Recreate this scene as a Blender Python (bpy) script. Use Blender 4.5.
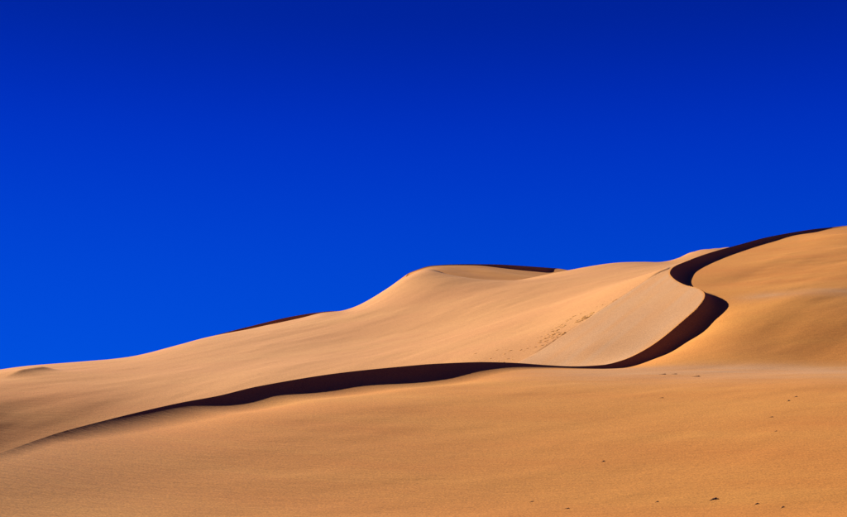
import bpy, math, random
import numpy as np

scene = bpy.context.scene
for o in list(bpy.data.objects):
    bpy.data.objects.remove(o)

# ------------------------------------------------------------------ camera
W, H, F, HORIZON, EYE = 847.0, 517.0, 1300.0, 490.0, 1.7
PITCH = math.atan((HORIZON - H / 2) / F)
cam_d = bpy.data.cameras.new("camera")
cam = bpy.data.objects.new("camera", cam_d)
scene.collection.objects.link(cam)
cam_d.sensor_width = 36.0
cam_d.lens = 36.0 * F / W
cam_d.clip_start = 0.1
cam_d.clip_end = 20000.0
cam.location = (0, 0, EYE)
cam.rotation_euler = (math.radians(90) + PITCH, 0, 0)
scene.camera = cam

# ------------------------------------------------------------------ light
SUN_EL, SUN_BACK = 27.0, 30.0      # elevation; degrees behind the picture plane on the left
e, a = math.radians(SUN_EL), math.radians(SUN_BACK)
sun_vec = np.array([-math.cos(e) * math.cos(a), math.cos(e) * math.sin(a), math.sin(e)])
world = bpy.data.worlds.new("World")
scene.world = world
world.use_nodes = True
wn, wl = world.node_tree.nodes, world.node_tree.links
wn.clear()
sky = wn.new("ShaderNodeTexSky")
sky.sky_type = 'NISHITA'
sky.sun_disc = False
sky.sun_elevation = e
sky.sun_rotation = math.atan2(sun_vec[0], sun_vec[1])
sky.altitude = 2500
sky.air_density = 1.0
sky.dust_density = 0.0
sky.ozone_density = 4.0
# a polarising filter on the lens: the clear high-desert sky is deep, saturated blue,
# palest at the horizon and darkening evenly towards the zenith all round
mul = wn.new("ShaderNodeMix"); mul.data_type = 'RGBA'; mul.blend_type = 'MULTIPLY'
mul.inputs[0].default_value = 1.0
mul.inputs[7].default_value = (0.002, 0.095, 0.66, 1)
wtc = wn.new("ShaderNodeTexCoord")
wsep = wn.new("ShaderNodeSeparateXYZ")
wrm = wn.new("ShaderNodeValToRGB"); wrm.color_ramp.interpolation = 'B_SPLINE'
cr_ = wrm.color_ramp
stops = [(0.0, (0, .090, .70)), (.09, (0, .076, .66)), (.18, (0, .058, .62)), (.27, (0, .026, .54)), (.35, (0, .012, .28)), (.5, (0, .008, .2)), (1.0, (0, .006, .15))]
while len(cr_.elements) < len(stops):
    cr_.elements.new(0.5)
for el, (p, c) in zip(cr_.elements, stops):
    el.position = p; el.color = (*c, 1)
wsc = wn.new("ShaderNodeMix"); wsc.data_type = 'RGBA'; wsc.blend_type = 'MULTIPLY'
wsc.clamp_result = False
wsc.inputs[0].default_value = 1.0
wsc.inputs[7].default_value = (6.9, 6.9, 6.9, 1)
wmx = wn.new("ShaderNodeMix"); wmx.data_type = 'RGBA'; wmx.inputs[0].default_value = 0.75
bg = wn.new("ShaderNodeBackground"); bg.inputs[1].default_value = 0.05
wo = wn.new("ShaderNodeOutputWorld")
wl.new(sky.outputs[0], mul.inputs[6])
wl.new(wtc.outputs["Generated"], wsep.inputs[0]); wl.new(wsep.outputs[2], wrm.inputs[0])
wl.new(wrm.outputs[0], wsc.inputs[6])
wl.new(mul.outputs[2], wmx.inputs[6]); wl.new(wsc.outputs[2], wmx.inputs[7])
wl.new(wmx.outputs[2], bg.inputs[0]); wl.new(bg.outputs[0], wo.inputs[0])

sd = bpy.data.lights.new("sun", 'SUN')
sd.energy = 5.0
sd.angle = math.radians(0.5)
sd.color = (1.0, 0.93, 0.84)
sun = bpy.data.objects.new("sun", sd)
scene.collection.objects.link(sun)
sun.location = (-60, 30, 80)
from mathutils import Vector
sun.rotation_euler = Vector(sun_vec).to_track_quat('Z', 'Y').to_euler()

scene.view_settings.view_transform = 'Standard'
scene.view_settings.look = 'None'
scene.view_settings.exposure = 1.6
scene.view_settings.gamma = 1.0
scene.view_settings.use_curve_mapping = False

# ------------------------------------------------------------------ helpers
cp, sp_ = math.cos(PITCH), math.sin(PITCH)
def ray(px, py):
    """unit-depth direction (x/Y, z/Y) of a photo pixel"""
    cx, cy = (px - W / 2) / F, (H / 2 - py) / F
    y = cp - cy * sp_
    return cx / y, (sp_ + cy * cp) / y
def at(px, py, Y):
    rx, rz = ray(px, py)
    return (rx * Y, Y, rz * Y + EYE)
def pts(lst):
    return np.array([at(*p[:3]) for p in lst], float)

def catmull(P, n):
    """centripetal-ish resample of a 3D (or nD) polyline to n points"""
    P = np.asarray(P, float)
    d = np.r_[0, np.cumsum(np.linalg.norm(np.diff(P[:, :2], axis=0), axis=1))]
    m = np.zeros_like(P)
    m[1:-1] = (P[2:] - P[:-2]) / (d[2:] - d[:-2])[:, None]
    m[0] = (P[1] - P[0]) / (d[1] - d[0]); m[-1] = (P[-1] - P[-2]) / (d[-1] - d[-2])
    q = np.linspace(0, d[-1], n)
    i = np.clip(np.searchsorted(d, q, 'right') - 1, 0, len(d) - 2)
    h = (d[i + 1] - d[i]); t = ((q - d[i]) / h)[:, None]; h = h[:, None]
    return ((2*t**3 - 3*t**2 + 1) * P[i] + (t**3 - 2*t**2 + t) * h * m[i]
            + (-2*t**3 + 3*t**2) * P[i + 1] + (t**3 - t**2) * h * m[i + 1])

class RBF:
    """thin-plate surface through control points, lightly smoothed"""
    def __init__(s, P, lam=0.0, sc=50.0):
        P = np.asarray(P, float)
        s.c = P[:, :2] / sc; s.sc = sc
        n = len(P)
        r2 = ((s.c[:, None] - s.c[None]) ** 2).sum(-1)
        K = 0.5 * r2 * np.log(r2 + 1e-12) + lam * np.eye(n)
        Q = np.c_[np.ones(n), s.c]
        A = np.block([[K, Q], [Q.T, np.zeros((3, 3))]])
        s.w = np.linalg.solve(A, np.r_[P[:, 2], 0, 0, 0])
    def __call__(s, x, y):
        x = np.asarray(x, float); shp = x.shape
        q = np.c_[x.ravel(), np.asarray(y, float).ravel()] / s.sc
        out = np.empty(len(q))
        n = len(s.c)
        for i in range(0, len(q), 40000):
            b = q[i:i + 40000]
            r2 = (b[:, :1] - s.c[None, :, 0]) ** 2 + (b[:, 1:] - s.c[None, :, 1]) ** 2
            out[i:i + 40000] = (0.5 * r2 * np.log(r2 + 1e-12)) @ s.w[:n] + s.w[n] + b @ s.w[n + 1:]
        return out.reshape(shp)

def crest_query(C, x, y, k):
    """signed distance (right of travel +), nearest parameter, and the height of the
    constant-slope sand surface (angle k) that leans on the crest polyline C"""
    x = np.asarray(x, float); shp = x.shape
    x = x.ravel(); y = np.asarray(y, float).ravel()
    best = np.full(x.shape, 1e18); par = np.zeros_like(x); sgn = np.ones_like(x)
    cone = np.full(x.shape, -1e9)
    for i in range(len(C) - 1):
        ax, ay, az = C[i, :3]; bx, by, bz = C[i + 1, :3]
        L = math.hypot(bx - ax, by - ay); tx, ty = (bx - ax) / L, (by - ay) / L
        m = (bz - az) / L
        dx, dy = x - ax, y - ay
        t0 = dx * tx + dy * ty
        sd = dx * ty - dy * tx
        tt = np.clip(t0, 0, L)
        d2 = sd * sd + (t0 - tt) ** 2
        u = d2 < best
        best[u] = d2[u]; par[u] = i + tt[u] / L
        sgn[u] = np.where(sd[u] >= 0, 1.0, -1.0)
        if k is None:
            continue
        mm = max(-0.97 * k, min(0.97 * k, m))
        ts = np.clip(t0 + np.abs(sd) * mm / math.sqrt(k * k - mm * mm), 0, L)
        v = az + m * ts - k * np.sqrt(sd * sd + (t0 - ts) ** 2)
        np.maximum(cone, v, out=cone)
    if k is None:
        return (np.sqrt(best) * sgn).reshape(shp), par.reshape(shp)
    return (np.sqrt(best) * sgn).reshape(shp), par.reshape(shp), cone.reshape(shp)

def smax(p, q, tau):
    h = np.clip(1 - np.abs(p - q) / tau, 0, None)
    return np.maximum(p, q) + h * h * tau * 0.25
def sstep(a, b, x):
    t = np.clip((x - a) / (b - a), 0, 1)
    return t * t * (3 - 2 * t)

_rs = np.random.RandomState(7)
_T = _rs.rand(256, 256)
def vnoise(x, y, seed=0):
    x = np.asarray(x) + seed * 37.31; y = np.asarray(y) + seed * 91.7
    xi = np.floor(x).astype(int); yi = np.floor(y).astype(int)
    fx = x - xi; fy = y - yi
    fx = fx**3 * (fx * (fx * 6 - 15) + 10); fy = fy**3 * (fy * (fy * 6 - 15) + 10)
    g = lambda i, j: _T[i & 255, j & 255]
    return ((g(xi, yi) * (1 - fx) + g(xi + 1, yi) * fx) * (1 - fy)
            + (g(xi, yi + 1) * (1 - fx) + g(xi + 1, yi + 1) * fx) * fy) * 2 - 1
def undulate(x, y, seed, amp):
    """broad wind-shaped swells, stretched along the wind"""
    c, s = math.cos(0.7), math.sin(0.7)
    u, v = x * c + y * s, -x * s + y * c
    return amp * (vnoise(u / 26, v / 11, seed) + 0.45 * vnoise(u / 11, v / 4.2, seed + 1)
                  + 0.16 * vnoise(u / 4.5, v / 1.6, seed + 2))

def grid_mesh(name, X, Y, Z, mat, label, sharp=0, crest=None):
    nr, nc = X.shape
    me = bpy.data.meshes.new(name)
    me.vertices.add(nr * nc)
    me.vertices.foreach_set("co", np.stack([X, Y, Z], -1).astype(np.float32).ravel())
    idx = np.arange(nr * nc, dtype=np.int32).reshape(nr, nc)
    q = np.stack([idx[:-1, :-1], idx[:-1, 1:], idx[1:, 1:], idx[1:, :-1]], -1).reshape(-1, 4)
    if crest is None:
        loops = q.ravel(); start = np.arange(0, len(q) * 4, 4, dtype=np.int32)
    else:        # split every quad along the crest where it crosses, so that the edge follows it
        cf = crest.ravel()
        d1 = cf[q[:, 0]] & cf[q[:, 2]]; d2 = cf[q[:, 1]] & cf[q[:, 3]] & ~d1
        rest = q[~(d1 | d2)]
        tri = np.r_[q[d1][:, [0, 1, 2]], q[d1][:, [0, 2, 3]], q[d2][:, [0, 1, 3]], q[d2][:, [1, 2, 3]]]
        loops = np.r_[rest.ravel(), tri.ravel()]
        start = np.r_[np.arange(0, len(rest) * 4, 4), len(rest) * 4 + np.arange(0, len(tri) * 3, 3)].astype(np.int32)
    n = len(start)
    me.loops.add(len(loops)); me.polygons.add(n)
    me.loops.foreach_set("vertex_index", loops.astype(np.int32))
    me.polygons.foreach_set("loop_start", start)
    me.polygons.foreach_set("use_smooth", np.ones(n, dtype=bool))
    me.update(calc_edges=True)
    me.materials.append(mat)
    if sharp:
        me.set_sharp_from_angle(angle=math.radians(sharp))
    ob = bpy.data.objects.new(name, me)
    scene.collection.objects.link(ob)
    ob["kind"] = "structure"; ob["label"] = label
    return ob
def set_attr(ob, name, v):
    at_ = ob.data.attributes.new(name, 'FLOAT', 'POINT')
    at_.data.foreach_set("value", np.asarray(v, np.float32).ravel())

def fan(x0, x1, nc, wide, nw, ys):
    """rows of constant distance, columns fanning out; extra coarse columns outside"""
    xs = np.r_[np.linspace(-wide, x0, nw, endpoint=False), np.linspace(x0, x1, nc),
               np.linspace(x1, wide, nw + 1)[1:]]
    Yg = np.repeat(np.asarray(ys)[:, None], len(xs), 1)
    return xs[None] * Yg, Yg, xs

# ------------------------------------------------------------------ sand material
def sand_material(name, ochre=(0.358, 0.145, 0.0235), pale=(0.322, 0.176, 0.080)):
    m = bpy.data.materials.new(name); m.use_nodes = True
    n, l = m.node_tree.nodes, m.node_tree.links
    b = n["Principled BSDF"]
    b.inputs["Roughness"].default_value = 0.95
    b.inputs["Specular IOR Level"].default_value = 0.12
    tc = n.new("ShaderNodeTexCoord")
    # wind-sorted streaks of paler and redder sand
    mp = n.new("ShaderNodeMapping"); mp.inputs["Rotation"].default_value = (0, 0, -0.8)
    mp.inputs["Scale"].default_value = (0.03, 0.13, 0.13)
    l.new(tc.outputs["Object"], mp.inputs[0])
    nz = n.new("ShaderNodeTexNoise"); nz.inputs["Scale"].default_value = 1.0
    nz.inputs["Detail"].default_value = 7.0; nz.inputs["Roughness"].default_value = 0.6
    l.new(mp.outputs[0], nz.inputs[0])
    mr = n.new("ShaderNodeMapRange"); mr.inputs[1].default_value = 0.32; mr.inputs[2].default_value = 0.70
    l.new(nz.outputs[0], mr.inputs[0])
    c1 = n.new("ShaderNodeMix"); c1.data_type = 'RGBA'
    c1.inputs[6].default_value = (ochre[0]*0.98, ochre[1]*0.88, ochre[2]*0.90, 1)
    c1.inputs[7].default_value = (ochre[0]*1.04, ochre[1]*1.09, ochre[2]*1.2, 1)
    l.new(mr.outputs[0], c1.inputs[0])
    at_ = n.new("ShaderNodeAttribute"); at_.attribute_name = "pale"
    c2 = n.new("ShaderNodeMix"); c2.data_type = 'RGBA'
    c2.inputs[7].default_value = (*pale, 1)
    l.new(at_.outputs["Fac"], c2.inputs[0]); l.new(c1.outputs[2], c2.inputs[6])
    # grain: coarse dark and light grains in patches
    g1 = n.new("ShaderNodeTexNoise"); g1.inputs["Scale"].default_value = 9.0
    g1.inputs["Detail"].default_value = 5.0; g1.inputs["Roughness"].default_value = 0.75
    l.new(tc.outputs["Object"], g1.inputs[0])
    gr = n.new("ShaderNodeMapRange"); gr.inputs[1].default_value = 0.25; gr.inputs[2].default_value = 0.75
    gr.inputs[3].default_value = 0.45; gr.inputs[4].default_value = 1.55
    l.new(g1.outputs[0], gr.inputs[0])
    c3 = n.new("ShaderNodeMix"); c3.data_type = 'RGBA'; c3.blend_type = 'MULTIPLY'; c3.inputs[0].default_value = 1
    l.new(c2.outputs[2], c3.inputs[6]); l.new(gr.outputs[0], c3.inputs[7])
    l.new(c3.outputs[2], b.inputs["Base Color"])
    # relief: low wind ripples and loose grain
    mp2 = n.new("ShaderNodeMapping"); mp2.inputs["Rotation"].default_value = (0, 0, -0.85)
    mp2.inputs["Scale"].default_value = (0.5, 1.6, 1.0)
    l.new(tc.outputs["Object"], mp2.inputs[0])
    r1 = n.new("ShaderNodeTexNoise"); r1.inputs["Scale"].default_value = 1.3
    r1.inputs["Detail"].default_value = 6.0; r1.inputs["Roughness"].default_value = 0.62
    l.new(mp2.outputs[0], r1.inputs[0])
    bp = n.new("ShaderNodeBump"); bp.inputs["Strength"].default_value = 0.30
    bp.inputs["Distance"].default_value = 0.10
    l.new(r1.outputs[0], bp.inputs["Height"])
    l.new(bp.outputs[0], b.inputs["Normal"])
    return m
M_SAND = sand_material("ochre_sand")

# ------------------------------------------------------------------ the winding ridge
# (photo x, photo y, distance, height of the steep shaded side)
CREST = [(-260,540,46,.05,.2),(-150,500,54,.05,.2),(-60,472,62,.05,.25),(0,453,68,.06,.25),(44,437.5,74,.14,.3),(68,430,77,.24,.35),
 (137,412.5,87,.85,.50),(180,402.8,93,1.3,.60),(220,395.4,98,1.65,.73),(257,386.5,103,2.05,.775),(335,373.5,112,2.4,.775),(420,364.8,121,2.25,.75),(446,363.2,124,1.45,.67),
 (483,362,128,.85,.6),(518,363,132,.48,.55),(545,365,135.5,.32,.55),(573,366.3,139,.28,.6),(598,365.3,142.5,.5,.7),(611,363.5,144.5,1.0,.85),
 (632,356.5,147.5,1.3,1.1),(657,342,151.5,2.15,1.35),(685,319,157,2.6,1.4),(700,305,161,2.1,1.3),(705,295,164.5,1.5,1.2),(700,288.8,168,1.1,.9),
 (686,285,172,.9,.9),(676,280,176,1.1,.9),(670,274,181,1.2,.9),(672.4,268,187,1.25,.85),(681,263.3,194,1.15,.8),(709,253,211,.95,.74),(740,244.4,228,.85,.7),
 (768,237,242,.75,.68),(808,229.9,260,.6,.64),(828,227.6,269,.25,.5),(850,225.6,278,.05,.4),(900,226,295,.05,.4),(1000,240,320,.05,.4)]
CP = np.c_[pts(CREST), np.array([c[3:] for c in CREST])]
CR = catmull(CP, 260)
CR[:, 3] = np.clip(CR[:, 3], 0.02, None)

base_pts = [(-150,560,50),(0,517,57.5),(220,517,63),(423,517,66),(640,517,67.5),(847,517,67),(1000,517,66),
 (-80,492,59),(0,480,62.5),(110,478,67.5),(230,474,72),(423,478,75),(640,478,76.5),(847,478,75.5),(1000,478,74.5),
 (200,448,78),(423,448,83.5),(640,447,85),(847,445,84),(1000,445,83),
 (0,461.5,66),(34,457,68.8),(68,451,72),(103,444,75.5),(150,432,82),(230,411,92.5),(300,397,101.5),(400,387,110),(500,380,117),
 (600,377,122),(720,374,125.5),(847,371.5,127),(1000,370,128),
 (230,428,85),(423,420,92.5),(640,418,94.5),(847,416,93.5),(423,402,100),(640,398,103.5),(847,396,102.5),
 (560,371,131),(640,368,136),(720,369,136),(847,367,138),
 (668,360,141.5),(662,353.6,147),(694,336.5,151.5),(721,315,157.2),(720,350,144),(780,345,146),(847,342,146),(1000,340,146),
 (750,322,153.5),(780,319,153.5),(847,316,153),(756,302,163),(790,297,163),(847,299,161),(1000,300,166),
 (716,288,176),(740,280,181),(780,270,189),(847,268,188),(1000,270,190),(704,274,188),(740,259,208),(790,250,219),
 (847,248,216),(800,240,240),(847,234,240),(1000,246,240)]
B0 = pts(base_pts)
cc = CP[::1].copy(); cc[:, 2] -= CP[:, 3]
near = np.array([(-20,20,.1),(0,20,.1),(20,20,.1),(-40,5,0),(40,5,0),(0,5,0),(-26,38,.2),(0,40,.2),(28,40,.2)])
baseR = RBF(np.r_[B0, cc[:, :3], near], lam=1.2e-2)

# left flank: lee slope; hidden behind the near crest, open to view on the slip face
left = []
for i in range(0, len(CR), 6):
    t = CR[min(i + 1, len(CR) - 1)] - CR[max(i - 1, 0)]
    t = t[:2] / np.linalg.norm(t[:2]); nl = np.array([-t[1], t[0]])
    x, y, z = CR[i, :3]
    left.append((x, y, z))
    if y < 138 or y > 200:
        for dd, dz in ((5, 2.2), (12, 5.5), (25, 11)):
            left.append((x + nl[0] * dd, y + nl[1] * dd, z - dz))
# the slip face is one even plane of sand falling towards the hollow
g = [p for p in CR if 143 <= p[1] <= 186]
A = np.c_[[p[0] for p in g], [p[1] for p in g], np.ones(len(g))]
pa, pb, pc = np.linalg.lstsq(A, np.array([p[2] for p in g]), rcond=None)[0]
print("slip plane", pa, pb, math.degrees(math.atan(math.hypot(pa, pb))))
for (x, y) in ((8,150),(14,150),(20,155),(12,160),(20,165),(26,165),(28,172),(24,175),(18,175),(30,182),(26,185),(5,160),(28,192)):
    left.append((x, y, pa * x + pb * y + pc))
baseL = RBF(left, lam=1e-5)
_i = np.arange(len(CR))
DL = CR[:, 2] - baseL(CR[:, 0], CR[:, 1])

LAM = np.interp(CR[:, 1], [90, 108, 130, 140, 150, 165, 180], [0, .08, .06, .1, .4, .3, .2])
DR = CR[:, 2] - baseR(CR[:, 0], CR[:, 1])
def ridge_height(x, y):
    s, par = crest_query(CR, x, y, None)
    zc = np.interp(par, _i, CR[:, 2]); dr = np.interp(par, _i, DR); kk = np.interp(par, _i, CR[:, 4])
    w = np.maximum(np.abs(dr) / kk, 0.5)
    u = np.abs(s) / w
    # steep just under the crest, easing out into a concave toe
    lam = np.interp(par, _i, LAM)
    prof = np.where(u < lam, 1 - u, np.where(u < 2 - lam, (1 - lam) * (1 - (u - lam) / (2 * (1 - lam))) ** 2, 0.0))
    zr = baseR(x, y) + dr * prof
    fade = np.exp(-(np.abs(s) / 2.0) ** 2)
    zl = baseL(x, y) + np.interp(par, _i, DL) * fade
    zl = np.where((y < 137) | (y > 200), np.minimum(zl, zc - 0.3 * np.abs(s)), zl)
    return np.where(s >= 0, zr, zl), s, par

def ridge_swell(x, y, s):
    return undulate(x, y, 3, 0.10) * (1 + 0.7 * sstep(138, 150, y)) * sstep(3.0, 12.0, s)

def slip_depth(px, py):
    rx, rz = ray(px, py)
    Y = (pc - EYE) / (rz - pa * rx - pb)
    return Y

# straight foot line of the slip face
foot = [(522,362),(550,342.5),(580,322.5),(610,303.5),(640,285),(660,271.5)]
fp = [at(px, py, slip_depth(px, py)) for px, py in foot]
print("foot depths", [round(p[1]) for p in fp])
FA, FB = np.array(fp[0]), np.array(fp[-1])
fab = (FB - FA)[:2]; fL2 = fab @ fab
def foot_coords(x, y):      # along the line 0..1, metres beyond it to the left
    return (((x - FA[0]) * fab[0] + (y - FA[1]) * fab[1]) / fL2,
            ((y - FA[1]) * fab[0] - (x - FA[0]) * fab[1]) / math.sqrt(fL2))

ys = np.r_[np.geomspace(6, 50, 40, endpoint=False), np.linspace(50, 138, 330, endpoint=False),
           np.linspace(138, 200, 330, endpoint=False), np.linspace(200, 330, 200)]
X, Yg, xs = fan(-0.36, 0.36, 860, 1.0, 44, ys)
Z, S, P_ = ridge_height(X, Yg)
# pull the nearest grid vertices onto the crest so that its edge is clean
def snap(axis):
    global X, Yg
    s0, s1 = (S[:-1], S[1:]) if axis == 0 else (S[:, :-1], S[:, 1:])
    flip = (s0 * s1 < 0) & (np.abs(s0) + np.abs(s1) < 1.5)
    t = s0 / (s0 - s1 + 1e-12)
    r, c = np.nonzero(flip)
    tt = t[r, c]
    lo = tt < 0.5
    r2 = np.where(lo | (axis == 1), r, r + 1); c2 = np.where(lo | (axis == 0), c, c + 1)
    r3 = r + (axis == 0); c3 = c + (axis == 1)
    nx = X[r, c] * (1 - tt) + X[r3, c3] * tt; ny = Yg[r, c] * (1 - tt) + Yg[r3, c3] * tt
    return r2, c2, nx, ny
done = np.zeros(X.shape, bool)
ca, cb = snap(0), snap(1)
X[ca[0], ca[1]] = ca[2]; Yg[ca[0], ca[1]] = ca[3]; done[ca[0], ca[1]] = True
nb_ = done.copy(); nb_[1:] |= done[:-1]; nb_[:-1] |= done[1:]; nb_[:, 1:] |= done[:, :-1]; nb_[:, :-1] |= done[:, 1:]
kk_ = ~nb_[cb[0], cb[1]]
X[cb[0][kk_], cb[1][kk_]] = cb[2][kk_]; Yg[cb[0][kk_], cb[1][kk_]] = cb[3][kk_]; done[cb[0][kk_], cb[1][kk_]] = True
Z, S, P_ = ridge_height(X, Yg)
Z[done] = np.interp(P_[done], _i, CR[:, 2])
und = ridge_swell(X, Yg, S)
Z = Z + und
tf, dn = foot_coords(X, Yg)      # left of its foot the slip face dives under the broad dune
Z = np.where((S < -1e-3) & ~done & (Yg > 132), Z - 0.6 * np.clip(np.minimum(dn, -S - 1.2), 0, None), Z)
# sink the sides and the far side, out of view, into the ground sheet
edge = sstep(0.62, 0.97, np.abs(X / Yg))
Z = Z * (1 - edge) + (-3.0) * edge
Z = np.where(S < 0, np.maximum(Z, -4.0), Z)
ridge = grid_mesh("ridge_dune", X, Yg, Z, M_SAND, "winding sharp-crested sand ridge running from the foreground up to the right", sharp=24, crest=done)
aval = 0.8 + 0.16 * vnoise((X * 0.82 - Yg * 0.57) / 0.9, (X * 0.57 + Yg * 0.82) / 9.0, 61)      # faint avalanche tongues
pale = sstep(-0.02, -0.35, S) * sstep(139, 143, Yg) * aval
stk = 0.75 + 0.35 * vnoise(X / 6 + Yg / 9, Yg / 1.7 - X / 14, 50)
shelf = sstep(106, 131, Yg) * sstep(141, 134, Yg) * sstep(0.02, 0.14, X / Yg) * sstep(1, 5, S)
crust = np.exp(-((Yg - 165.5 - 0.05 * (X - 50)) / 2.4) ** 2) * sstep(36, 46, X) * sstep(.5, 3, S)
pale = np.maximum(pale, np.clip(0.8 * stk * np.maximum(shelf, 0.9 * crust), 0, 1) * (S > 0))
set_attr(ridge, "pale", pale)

# ------------------------------------------------------------------ the broad dune behind
sky_line = [(-160,392,186),(-80,380,192),(0,370,198),(30,366.3,201),(60,364.3,204),(100,361,208),(130,357.5,212),(160,350,217),(190,341,222),
 (245,329,230),(285,321.2,235),(312,315.6,238),(322,312.9,239),(345,311,242),(365,302.5,245),(385,290.5,248),(410,275.5,251),(430,269.5,255),(450,275.5,259),(470,280,262),(500,281.5,262),(520,279.8,260),
 (545,274.5,258),(565,270.5,257),(590,266,257),(620,262.3,258),(650,261.8,260),(668,261,266),(690,252.6,276),(705,249.3,282),(720,248.4,288),(760,250,300),(850,260,312)]
SL = pts(sky_line)
SR = np.array([ray(p[0], p[1]) for p in sky_line])
def along(d, drop):      # points just in front of / behind the skyline, rounded off below the line of sight
    Q = SL.copy(); Q[:, 0] += SR[:, 0] * d; Q[:, 1] += d; Q[:, 2] += SR[:, 1] * d - drop
    return Q
back = np.r_[along(-7, 0.35), along(7, 0.5), along(26, 9.0)]
bm = [(-100,470,138),(-100,430,150),(-60,402,163),(0,452,151.5),(0,425,159),(0,395,169),(0,380,179),(80,428,160),(80,400,168),(100,378,182),(180,398,168),(190,366,190),(250,380,172),
 (280,350,198),(350,366,174),(350,338,204),(400,360,174),(420,330,202),(430,298,226),(480,352,165),(485,328,187),(500,304,210),(540,322,178),(560,299,202),(600,286,209),(640,273,224)]
fn = np.array([-fab[1], fab[0]]) / math.sqrt(fL2)
fp_on = [tuple(FA + (FB - FA) * t) for t in np.linspace(0, 1.0, 9)]
under = np.array([(p[0], p[1], p[2] - 5.0) for p in CR[::8] if 70 < p[1] < 136])
Bd = RBF(np.r_[SL, back, pts(bm), np.array(fp_on), under], lam=1e-4)
ysb = np.r_[np.linspace(75, 140, 60, endpoint=False), np.linspace(140, 340, 420)]
X, Yg, xs = fan(-0.36, 0.30, 620, 0.80, 34, ysb)
Z = Bd(X, Yg)
far_from_foot = np.min([np.hypot(X - p[0], Yg - p[1]) for p in fp], 0)
Z += undulate(X, Yg, 11, 0.16) * sstep(2, 12, far_from_foot) * sstep(276, 240, Yg)
zr_, s_, p_ = ridge_height(X, Yg)        # it runs out under the ridge, never through its windward side
tt, dn = foot_coords(X, Yg)
past = (dn < 0) & (Yg > 138) & (Yg < 200) & (s_ < 0)
Z = np.where(past, np.minimum(Z, zr_ + 0.35 * dn), Z)
Z = np.where((dn > 0) & (dn < 8) & (tt > -0.1) & (tt < 1.3), np.minimum(Z, zr_ + 0.3 * dn + 0.02), Z)
lift = (dn > 0) & (tt > 0.5) & (tt < 1.5) & (s_ < -0.3)
Z = np.where(lift, np.maximum(Z, zr_ - 0.2 * dn + 0.02 - 0.6 * np.clip(dn - 1.2, 0, None)), Z)
cap = zr_ - 0.06 + 0.6 * np.clip(-s_ - 0.3, 0, None)      # and slips under the lee just short of the crest
Z = np.where((s_ <= 0) & (s_ > -8) & (Yg > 140), np.minimum(Z, cap), Z)
Z = np.where((s_ > 0) & (Yg < 275), np.minimum(Z, zr_ - 2.0), Z)
# a small blown crest on the left shoulder
ga, gb = np.array(at(10, 384, 182)), np.array(at(50, 373.5, 190))
gd = (gb - ga)[:2]; gl = np.linalg.norm(gd); gd /= gl
gt = ((X - ga[0]) * gd[0] + (Yg - ga[1]) * gd[1]) / gl
gs = (X - ga[0]) * gd[1] - (Yg - ga[1]) * gd[0]
Z += 0.8 * sstep(-.25, .35, gt) * sstep(1.25, .75, gt) * np.where(gs > 0, np.exp(-gs / 2.0), np.exp(gs / 6.0))
edge = sstep(0.48, 0.76, np.abs(X / Yg)); edge = np.maximum(edge, sstep(300, 338, Yg))
Z = Z * (1 - edge) - 3.0 * edge
broad = grid_mesh("broad_dune", X, Yg, Z, M_SAND, "broad smooth sand dune rising behind the winding ridge")
set_attr(broad, "pale", np.full(X.shape, 0.48) * sstep(-0.40, -0.1, X / Yg))

# ------------------------------------------------------------------ far crests on the skyline
def far_ridge(name, crest, k, kl, reach, label, base=None, tau=.5, seed=0, pale=0.1):
    """strip mesh laid along its crest: each row runs from the lee foot over the crest to the windward foot"""
    C = catmull(np.c_[pts(crest), np.array([c[3] for c in crest])], 260)
    T = np.gradient(C[:, :2], axis=0)
    for _ in range(30):
        T[1:-1] = (T[:-2] + T[1:-1] * 2 + T[2:]) / 4
    T /= np.linalg.norm(T, axis=1)[:, None]
    off = np.r_[-np.geomspace(reach, 0.05, 34), 0.0, np.geomspace(0.05, reach, 60)]
    X = C[:, 0][None] + T[:, 1][None] * off[:, None]
    Yg = C[:, 1][None] - T[:, 0][None] * off[:, None]
    if base is not None:
        cb = C[::8, :3].copy(); cb[:, 2] -= C[::8, 3]
        zb = RBF(np.r_[base, cb])(X, Yg) + undulate(X, Yg, seed, .08) * sstep(1, 5, off)[:, None]
        right = smax(C[:, 2][None] - k * np.abs(off)[:, None], zb, tau)
    else:
        right = C[:, 2][None] - k * np.abs(off)[:, None]
    Z = np.where(off[:, None] > 0, right, C[:, 2][None] - kl * np.abs(off)[:, None])
    Z[off == 0] = C[:, 2]
    # ends of the ridge sink into the dune in front
    u = np.linspace(0, 1, C.shape[0])[None]
    Z = Z - 6.0 * (sstep(0.06, 0, u) + sstep(0.94, 1.0, u))
    Z = np.maximum(Z, -3.5)
    ob = grid_mesh(name, X, Yg, Z, M_SAND, label, sharp=24)
    set_attr(ob, "pale", np.full(X.shape, pale))
    return ob
far_ridge("left_crest_dune", [(90,366,222,.1),(130,359,230,.1),(160,350.5,236,.1),(190,342.5,244,.1),(225,332.6,252,.1),(250,326.3,259,.1),(280,318.9,267,.1),(300,315.0,273,.1),(318,312.4,279,.1),(332,311.2,284,.1),(350,312,292,.1),(375,318,302,.1)],
    0.72, 0.5, 45, "sharp far crest with a dark lee side on the left skyline", seed=21)
sd_crest = [(395,279,270,.05),(425,267.2,279,.1),(440,265.2,284,.12),(460,264.3,289,.2),(480,264.2,294,.3),(500,264.5,300,.8),(520,265.7,306,1.15),(540,267.1,312,1.1),(548,267.7,315,.5),(556,268.5,319,.05),(566,270,324,.05),(582,274,332,.05)]
sb = pts([(425,270,272),(440,269.5,274),(470,273,276),(490,272.5,279),(520,274.5,286),(550,273,300),(570,274,310),(500,280,268),(545,279,276),(580,284,286),(420,280,262),(600,282,300)])
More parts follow.
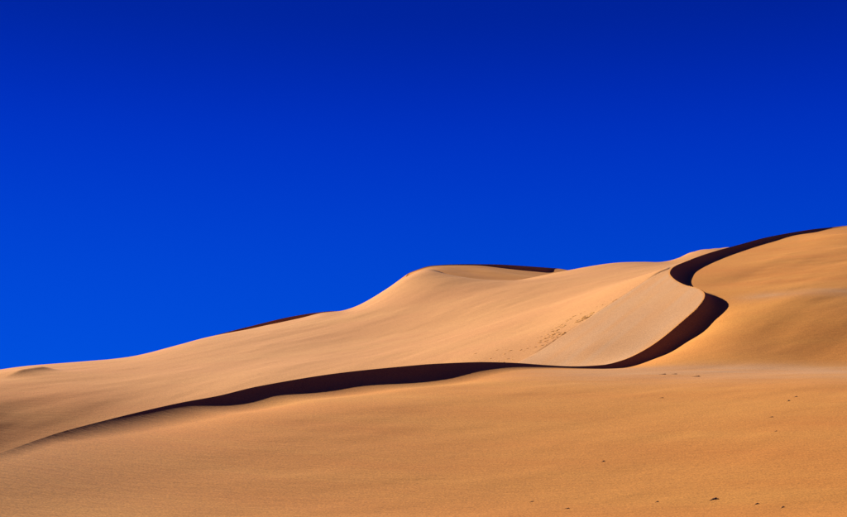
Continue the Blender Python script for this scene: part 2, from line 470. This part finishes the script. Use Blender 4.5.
far_ridge("summit_dune", sd_crest, 0.85, 0.5, 40, "far dune summit with a thin dark lee band on the skyline", base=sb, seed=31)

# ------------------------------------------------------------------ the desert floor
n = 81
gx = np.sign(np.linspace(-1, 1, n)) * np.abs(np.linspace(-1, 1, n)) ** 3 * 8000
GX, GY = np.meshgrid(gx, gx)
GZ = -2.0 + 0.6 * vnoise(GX / 60, GY / 60, 40)
flat = sstep(25, 90, np.hypot(GX, GY))
GZ = -0.35 * (1 - flat) + GZ * flat
floor = grid_mesh("sand_ground", GX, GY, GZ, M_SAND, "flat sandy desert floor around the dunes")
set_attr(floor, "pale", np.full(GX.shape, 0.1))

# ------------------------------------------------------------------ small things on the sand
bark = bpy.data.materials.new("dark_bark"); bark.use_nodes = True
nb, lb = bark.node_tree.nodes, bark.node_tree.links
bz = nb.new("ShaderNodeTexNoise"); bz.inputs["Scale"].default_value = 30
br = nb.new("ShaderNodeValToRGB")
br.color_ramp.elements[0].color = (0.04, 0.02, 0.008, 1); br.color_ramp.elements[1].color = (0.15, 0.07, 0.025, 1)
lb.new(bz.outputs[0], br.inputs[0]); lb.new(br.outputs[0], nb["Principled BSDF"].inputs["Base Color"])
nb["Principled BSDF"].inputs["Roughness"].default_value = 0.9

def tube(verts, faces, path, radii, sides=6):
    path = np.asarray(path, float); b0 = len(verts)
    for i, p in enumerate(path):
        t = path[min(i + 1, len(path) - 1)] - path[max(i - 1, 0)]; t /= np.linalg.norm(t)
        u = np.cross(t, (0, 0, 1.0)); u /= np.linalg.norm(u) + 1e-9; v = np.cross(u, t)
        for q in range(sides):
            an = 2 * math.pi * q / sides
            verts.append(tuple(p + radii[i] * (math.cos(an) * u + math.sin(an) * v)))
    for i in range(len(path) - 1):
        for q in range(sides):
            r = (q + 1) % sides
            faces.append((b0 + i*sides + q, b0 + i*sides + r, b0 + (i+1)*sides + r, b0 + (i+1)*sides + q))
    faces.append(tuple(b0 + q for q in reversed(range(sides))))
    faces.append(tuple(b0 + (len(path)-1)*sides + q for q in range(sides)))

def ground_hit(px, py, y0, y1):
    """where the line of sight of a photo pixel first meets the ridge's sand"""
    rx, rz = ray(px, py)
    Y = np.linspace(y0, y1, 1500)
    z, s_, _ = ridge_height(rx * Y, Y)
    z = z + ridge_swell(rx * Y, Y, s_)
    i = int(np.argmax(z >= rz * Y + EYE))
    return np.array([rx * Y[i], Y[i], z[i]])
def sand_z(x, y):
    z, s_, _ = ridge_height(np.array([x]), np.array([y]))
    return float((z + ridge_swell(np.array([x]), np.array([y]), s_))[0])

rnd = random.Random(4)
def twig(px, py, length_px, label, group="twigs on the foreground sand", lean=None):
    p = ground_hit(px, py, 45, 150)
    L = 1.12 * length_px * p[1] / F
    # lying down the slope: the thick root end up on the right, the thin tip trailing to the left
    an = math.radians(rnd.uniform(196, 214)) if lean is None else math.radians(lean)
    d = np.array([math.cos(an), math.sin(an) * 2.2]); d = d / np.linalg.norm(d)
    path, rad = [], []
    n_ = 7
    for i in range(n_):
        t = i / (n_ - 1)
        w = (rnd.uniform(-.04, .04)) * L
        q = p[:2] + d * (t * L) + np.array([-d[1], d[0]]) * w
        rr = L * (0.062 * (1 - t) ** 1.4 + 0.010) * (1.35 if i == 1 else 1)
        if i == 0: rr *= 0.55
        path.append((q[0], q[1], sand_z(q[0], q[1]) + rr * 0.45))
        rad.append(rr)
    v, f = [], []
    tube(v, f, path, rad)
    b = np.array(path[1])
    tube(v, f, [b, b + L * np.array([.08, .10, .05]), b + L * np.array([.14, .22, .05])], [rad[1]*.6, rad[1]*.4, rad[1]*.15], 5)
    b = np.array(path[2])
    tube(v, f, [b, b + L * np.array([-.06, -.08, .05]), b + L * np.array([-.15, -.13, .04])], [rad[2]*.5, rad[2]*.35, rad[2]*.15], 5)
    me = bpy.data.meshes.new("twig")
    v = np.array(v) - p
    me.from_pydata([tuple(q) for q in v], [], f); me.materials.append(bark)
    o = bpy.data.objects.new("twig", me); scene.collection.objects.link(o)
    o.location = tuple(p)
    o["label"] = label; o["category"] = "twig"; o["group"] = group
LOW = "short dark dry twig lying alone on the lower foreground sand"
twig(717, 498.5, 12, "longest dark dry twig, with a thin tail, on the lower foreground sand")
for q in ((758, 503.5, 8), (783.5, 507, 7), (658, 501.5, 6), (604, 461, 6), (533, 501.5, 5), (569, 508.5, 6)):
    twig(*q, LOW)
twig(797, 396.5, 5.5, "dark twig, upper one of two lying close together on the sand slope")
twig(789.5, 400.5, 6.5, "dark twig, lower one of two lying close together on the sand slope")
twig(773, 417, 5, "short dark twig below the pair of twigs on the sand slope", lean=192)
twig(777, 431, 4.5, "tiny dark twig just above the plain lower foreground slope", lean=200)
twig(663.5, 398, 5, "short dark twig below the pale shelf in front of the shaded bowl", lean=186)
for q in ((700, 376.6, 8), (666, 374.4, 6.5), (677, 374.2, 5.5)):
    twig(*q, "flat dark twig lying on the pale sand shelf before the bowl", "twigs on the pale shelf", lean=182)

# loose clods of sand broken off along the foot of the slip face
ochre = sand_material("coarse_ochre_sand", ochre=(0.34, 0.150, 0.022))
v, f = [], []
rs = np.random.RandomState(11)
ico = [(0,0,1),(.9,0,.3),(.28,.85,.3),(-.73,.53,.3),(-.73,-.53,.3),(.28,-.85,.3),(.6,.4,-.5),(-.3,.7,-.5),(-.8,0,-.5),(-.3,-.7,-.5),(.6,-.4,-.5)]
icf = [(0,1,2),(0,2,3),(0,3,4),(0,4,5),(0,5,1),(1,6,2),(2,6,7),(2,7,3),(3,7,8),(3,8,4),(4,8,9),(4,9,5),(5,9,10),(5,10,1),(1,10,6)]
def clod(x, y, r):
    z = float(Bd(np.array([x]), np.array([y]))[0])
    z += float(undulate(np.array([x]), np.array([y]), 11, 0.16)[0]) * float(sstep(2, 12, np.array(min(math.hypot(x - p[0], y - p[1]) for p in fp))))
    ga_ = float((Bd(np.array([x + .5]), np.array([y])) - Bd(np.array([x - .5]), np.array([y])))[0])
    gb_ = float((Bd(np.array([x]), np.array([y + .5])) - Bd(np.array([x]), np.array([y - .5])))[0])
    b0 = len(v); st = rs.uniform(1.6, 3.4)
    for q in ico:
        j_ = rs.uniform(.7, 1.25)
        v.append((x + q[0]*r*j_*st, y + q[1]*r*j_, z + q[2]*r*j_*.45 - .01 + ga_*q[0]*r*j_*st + gb_*q[1]*r*j_))
    f.extend([tuple(b0 + k_ for k_ in t) for t in icf])
for _ in range(300):
    t = np.clip(rs.normal(.40, .10), .15, .8); dd = abs(rs.normal(0, 1.8)) + .1
    if vnoise(t * 9, dd * .9, 6) < -.15: continue
    q = FA + (FB - FA) * t
    clod(q[0] + fn[0] * dd, q[1] + fn[1] * dd, rs.uniform(.06, .14))
for _ in range(36):
    t = rs.uniform(-.1, .2); dd = abs(rs.normal(0, 4)) + .3
    q = FA + (FB - FA) * t
    clod(q[0] + fn[0] * dd - rs.uniform(0, 3), q[1] + fn[1] * dd, rs.uniform(.05, .13))
me = bpy.data.meshes.new("sand_clods"); me.from_pydata(v, [], f); me.materials.append(ochre)
me.polygons.foreach_set("use_smooth", np.ones(len(f), dtype=bool))
o = bpy.data.objects.new("sand_clods", me); scene.collection.objects.link(o)
o["kind"] = "stuff"; o["label"] = "loose ochre clods of sand along the foot of the pale slip face"; o["category"] = "sand"
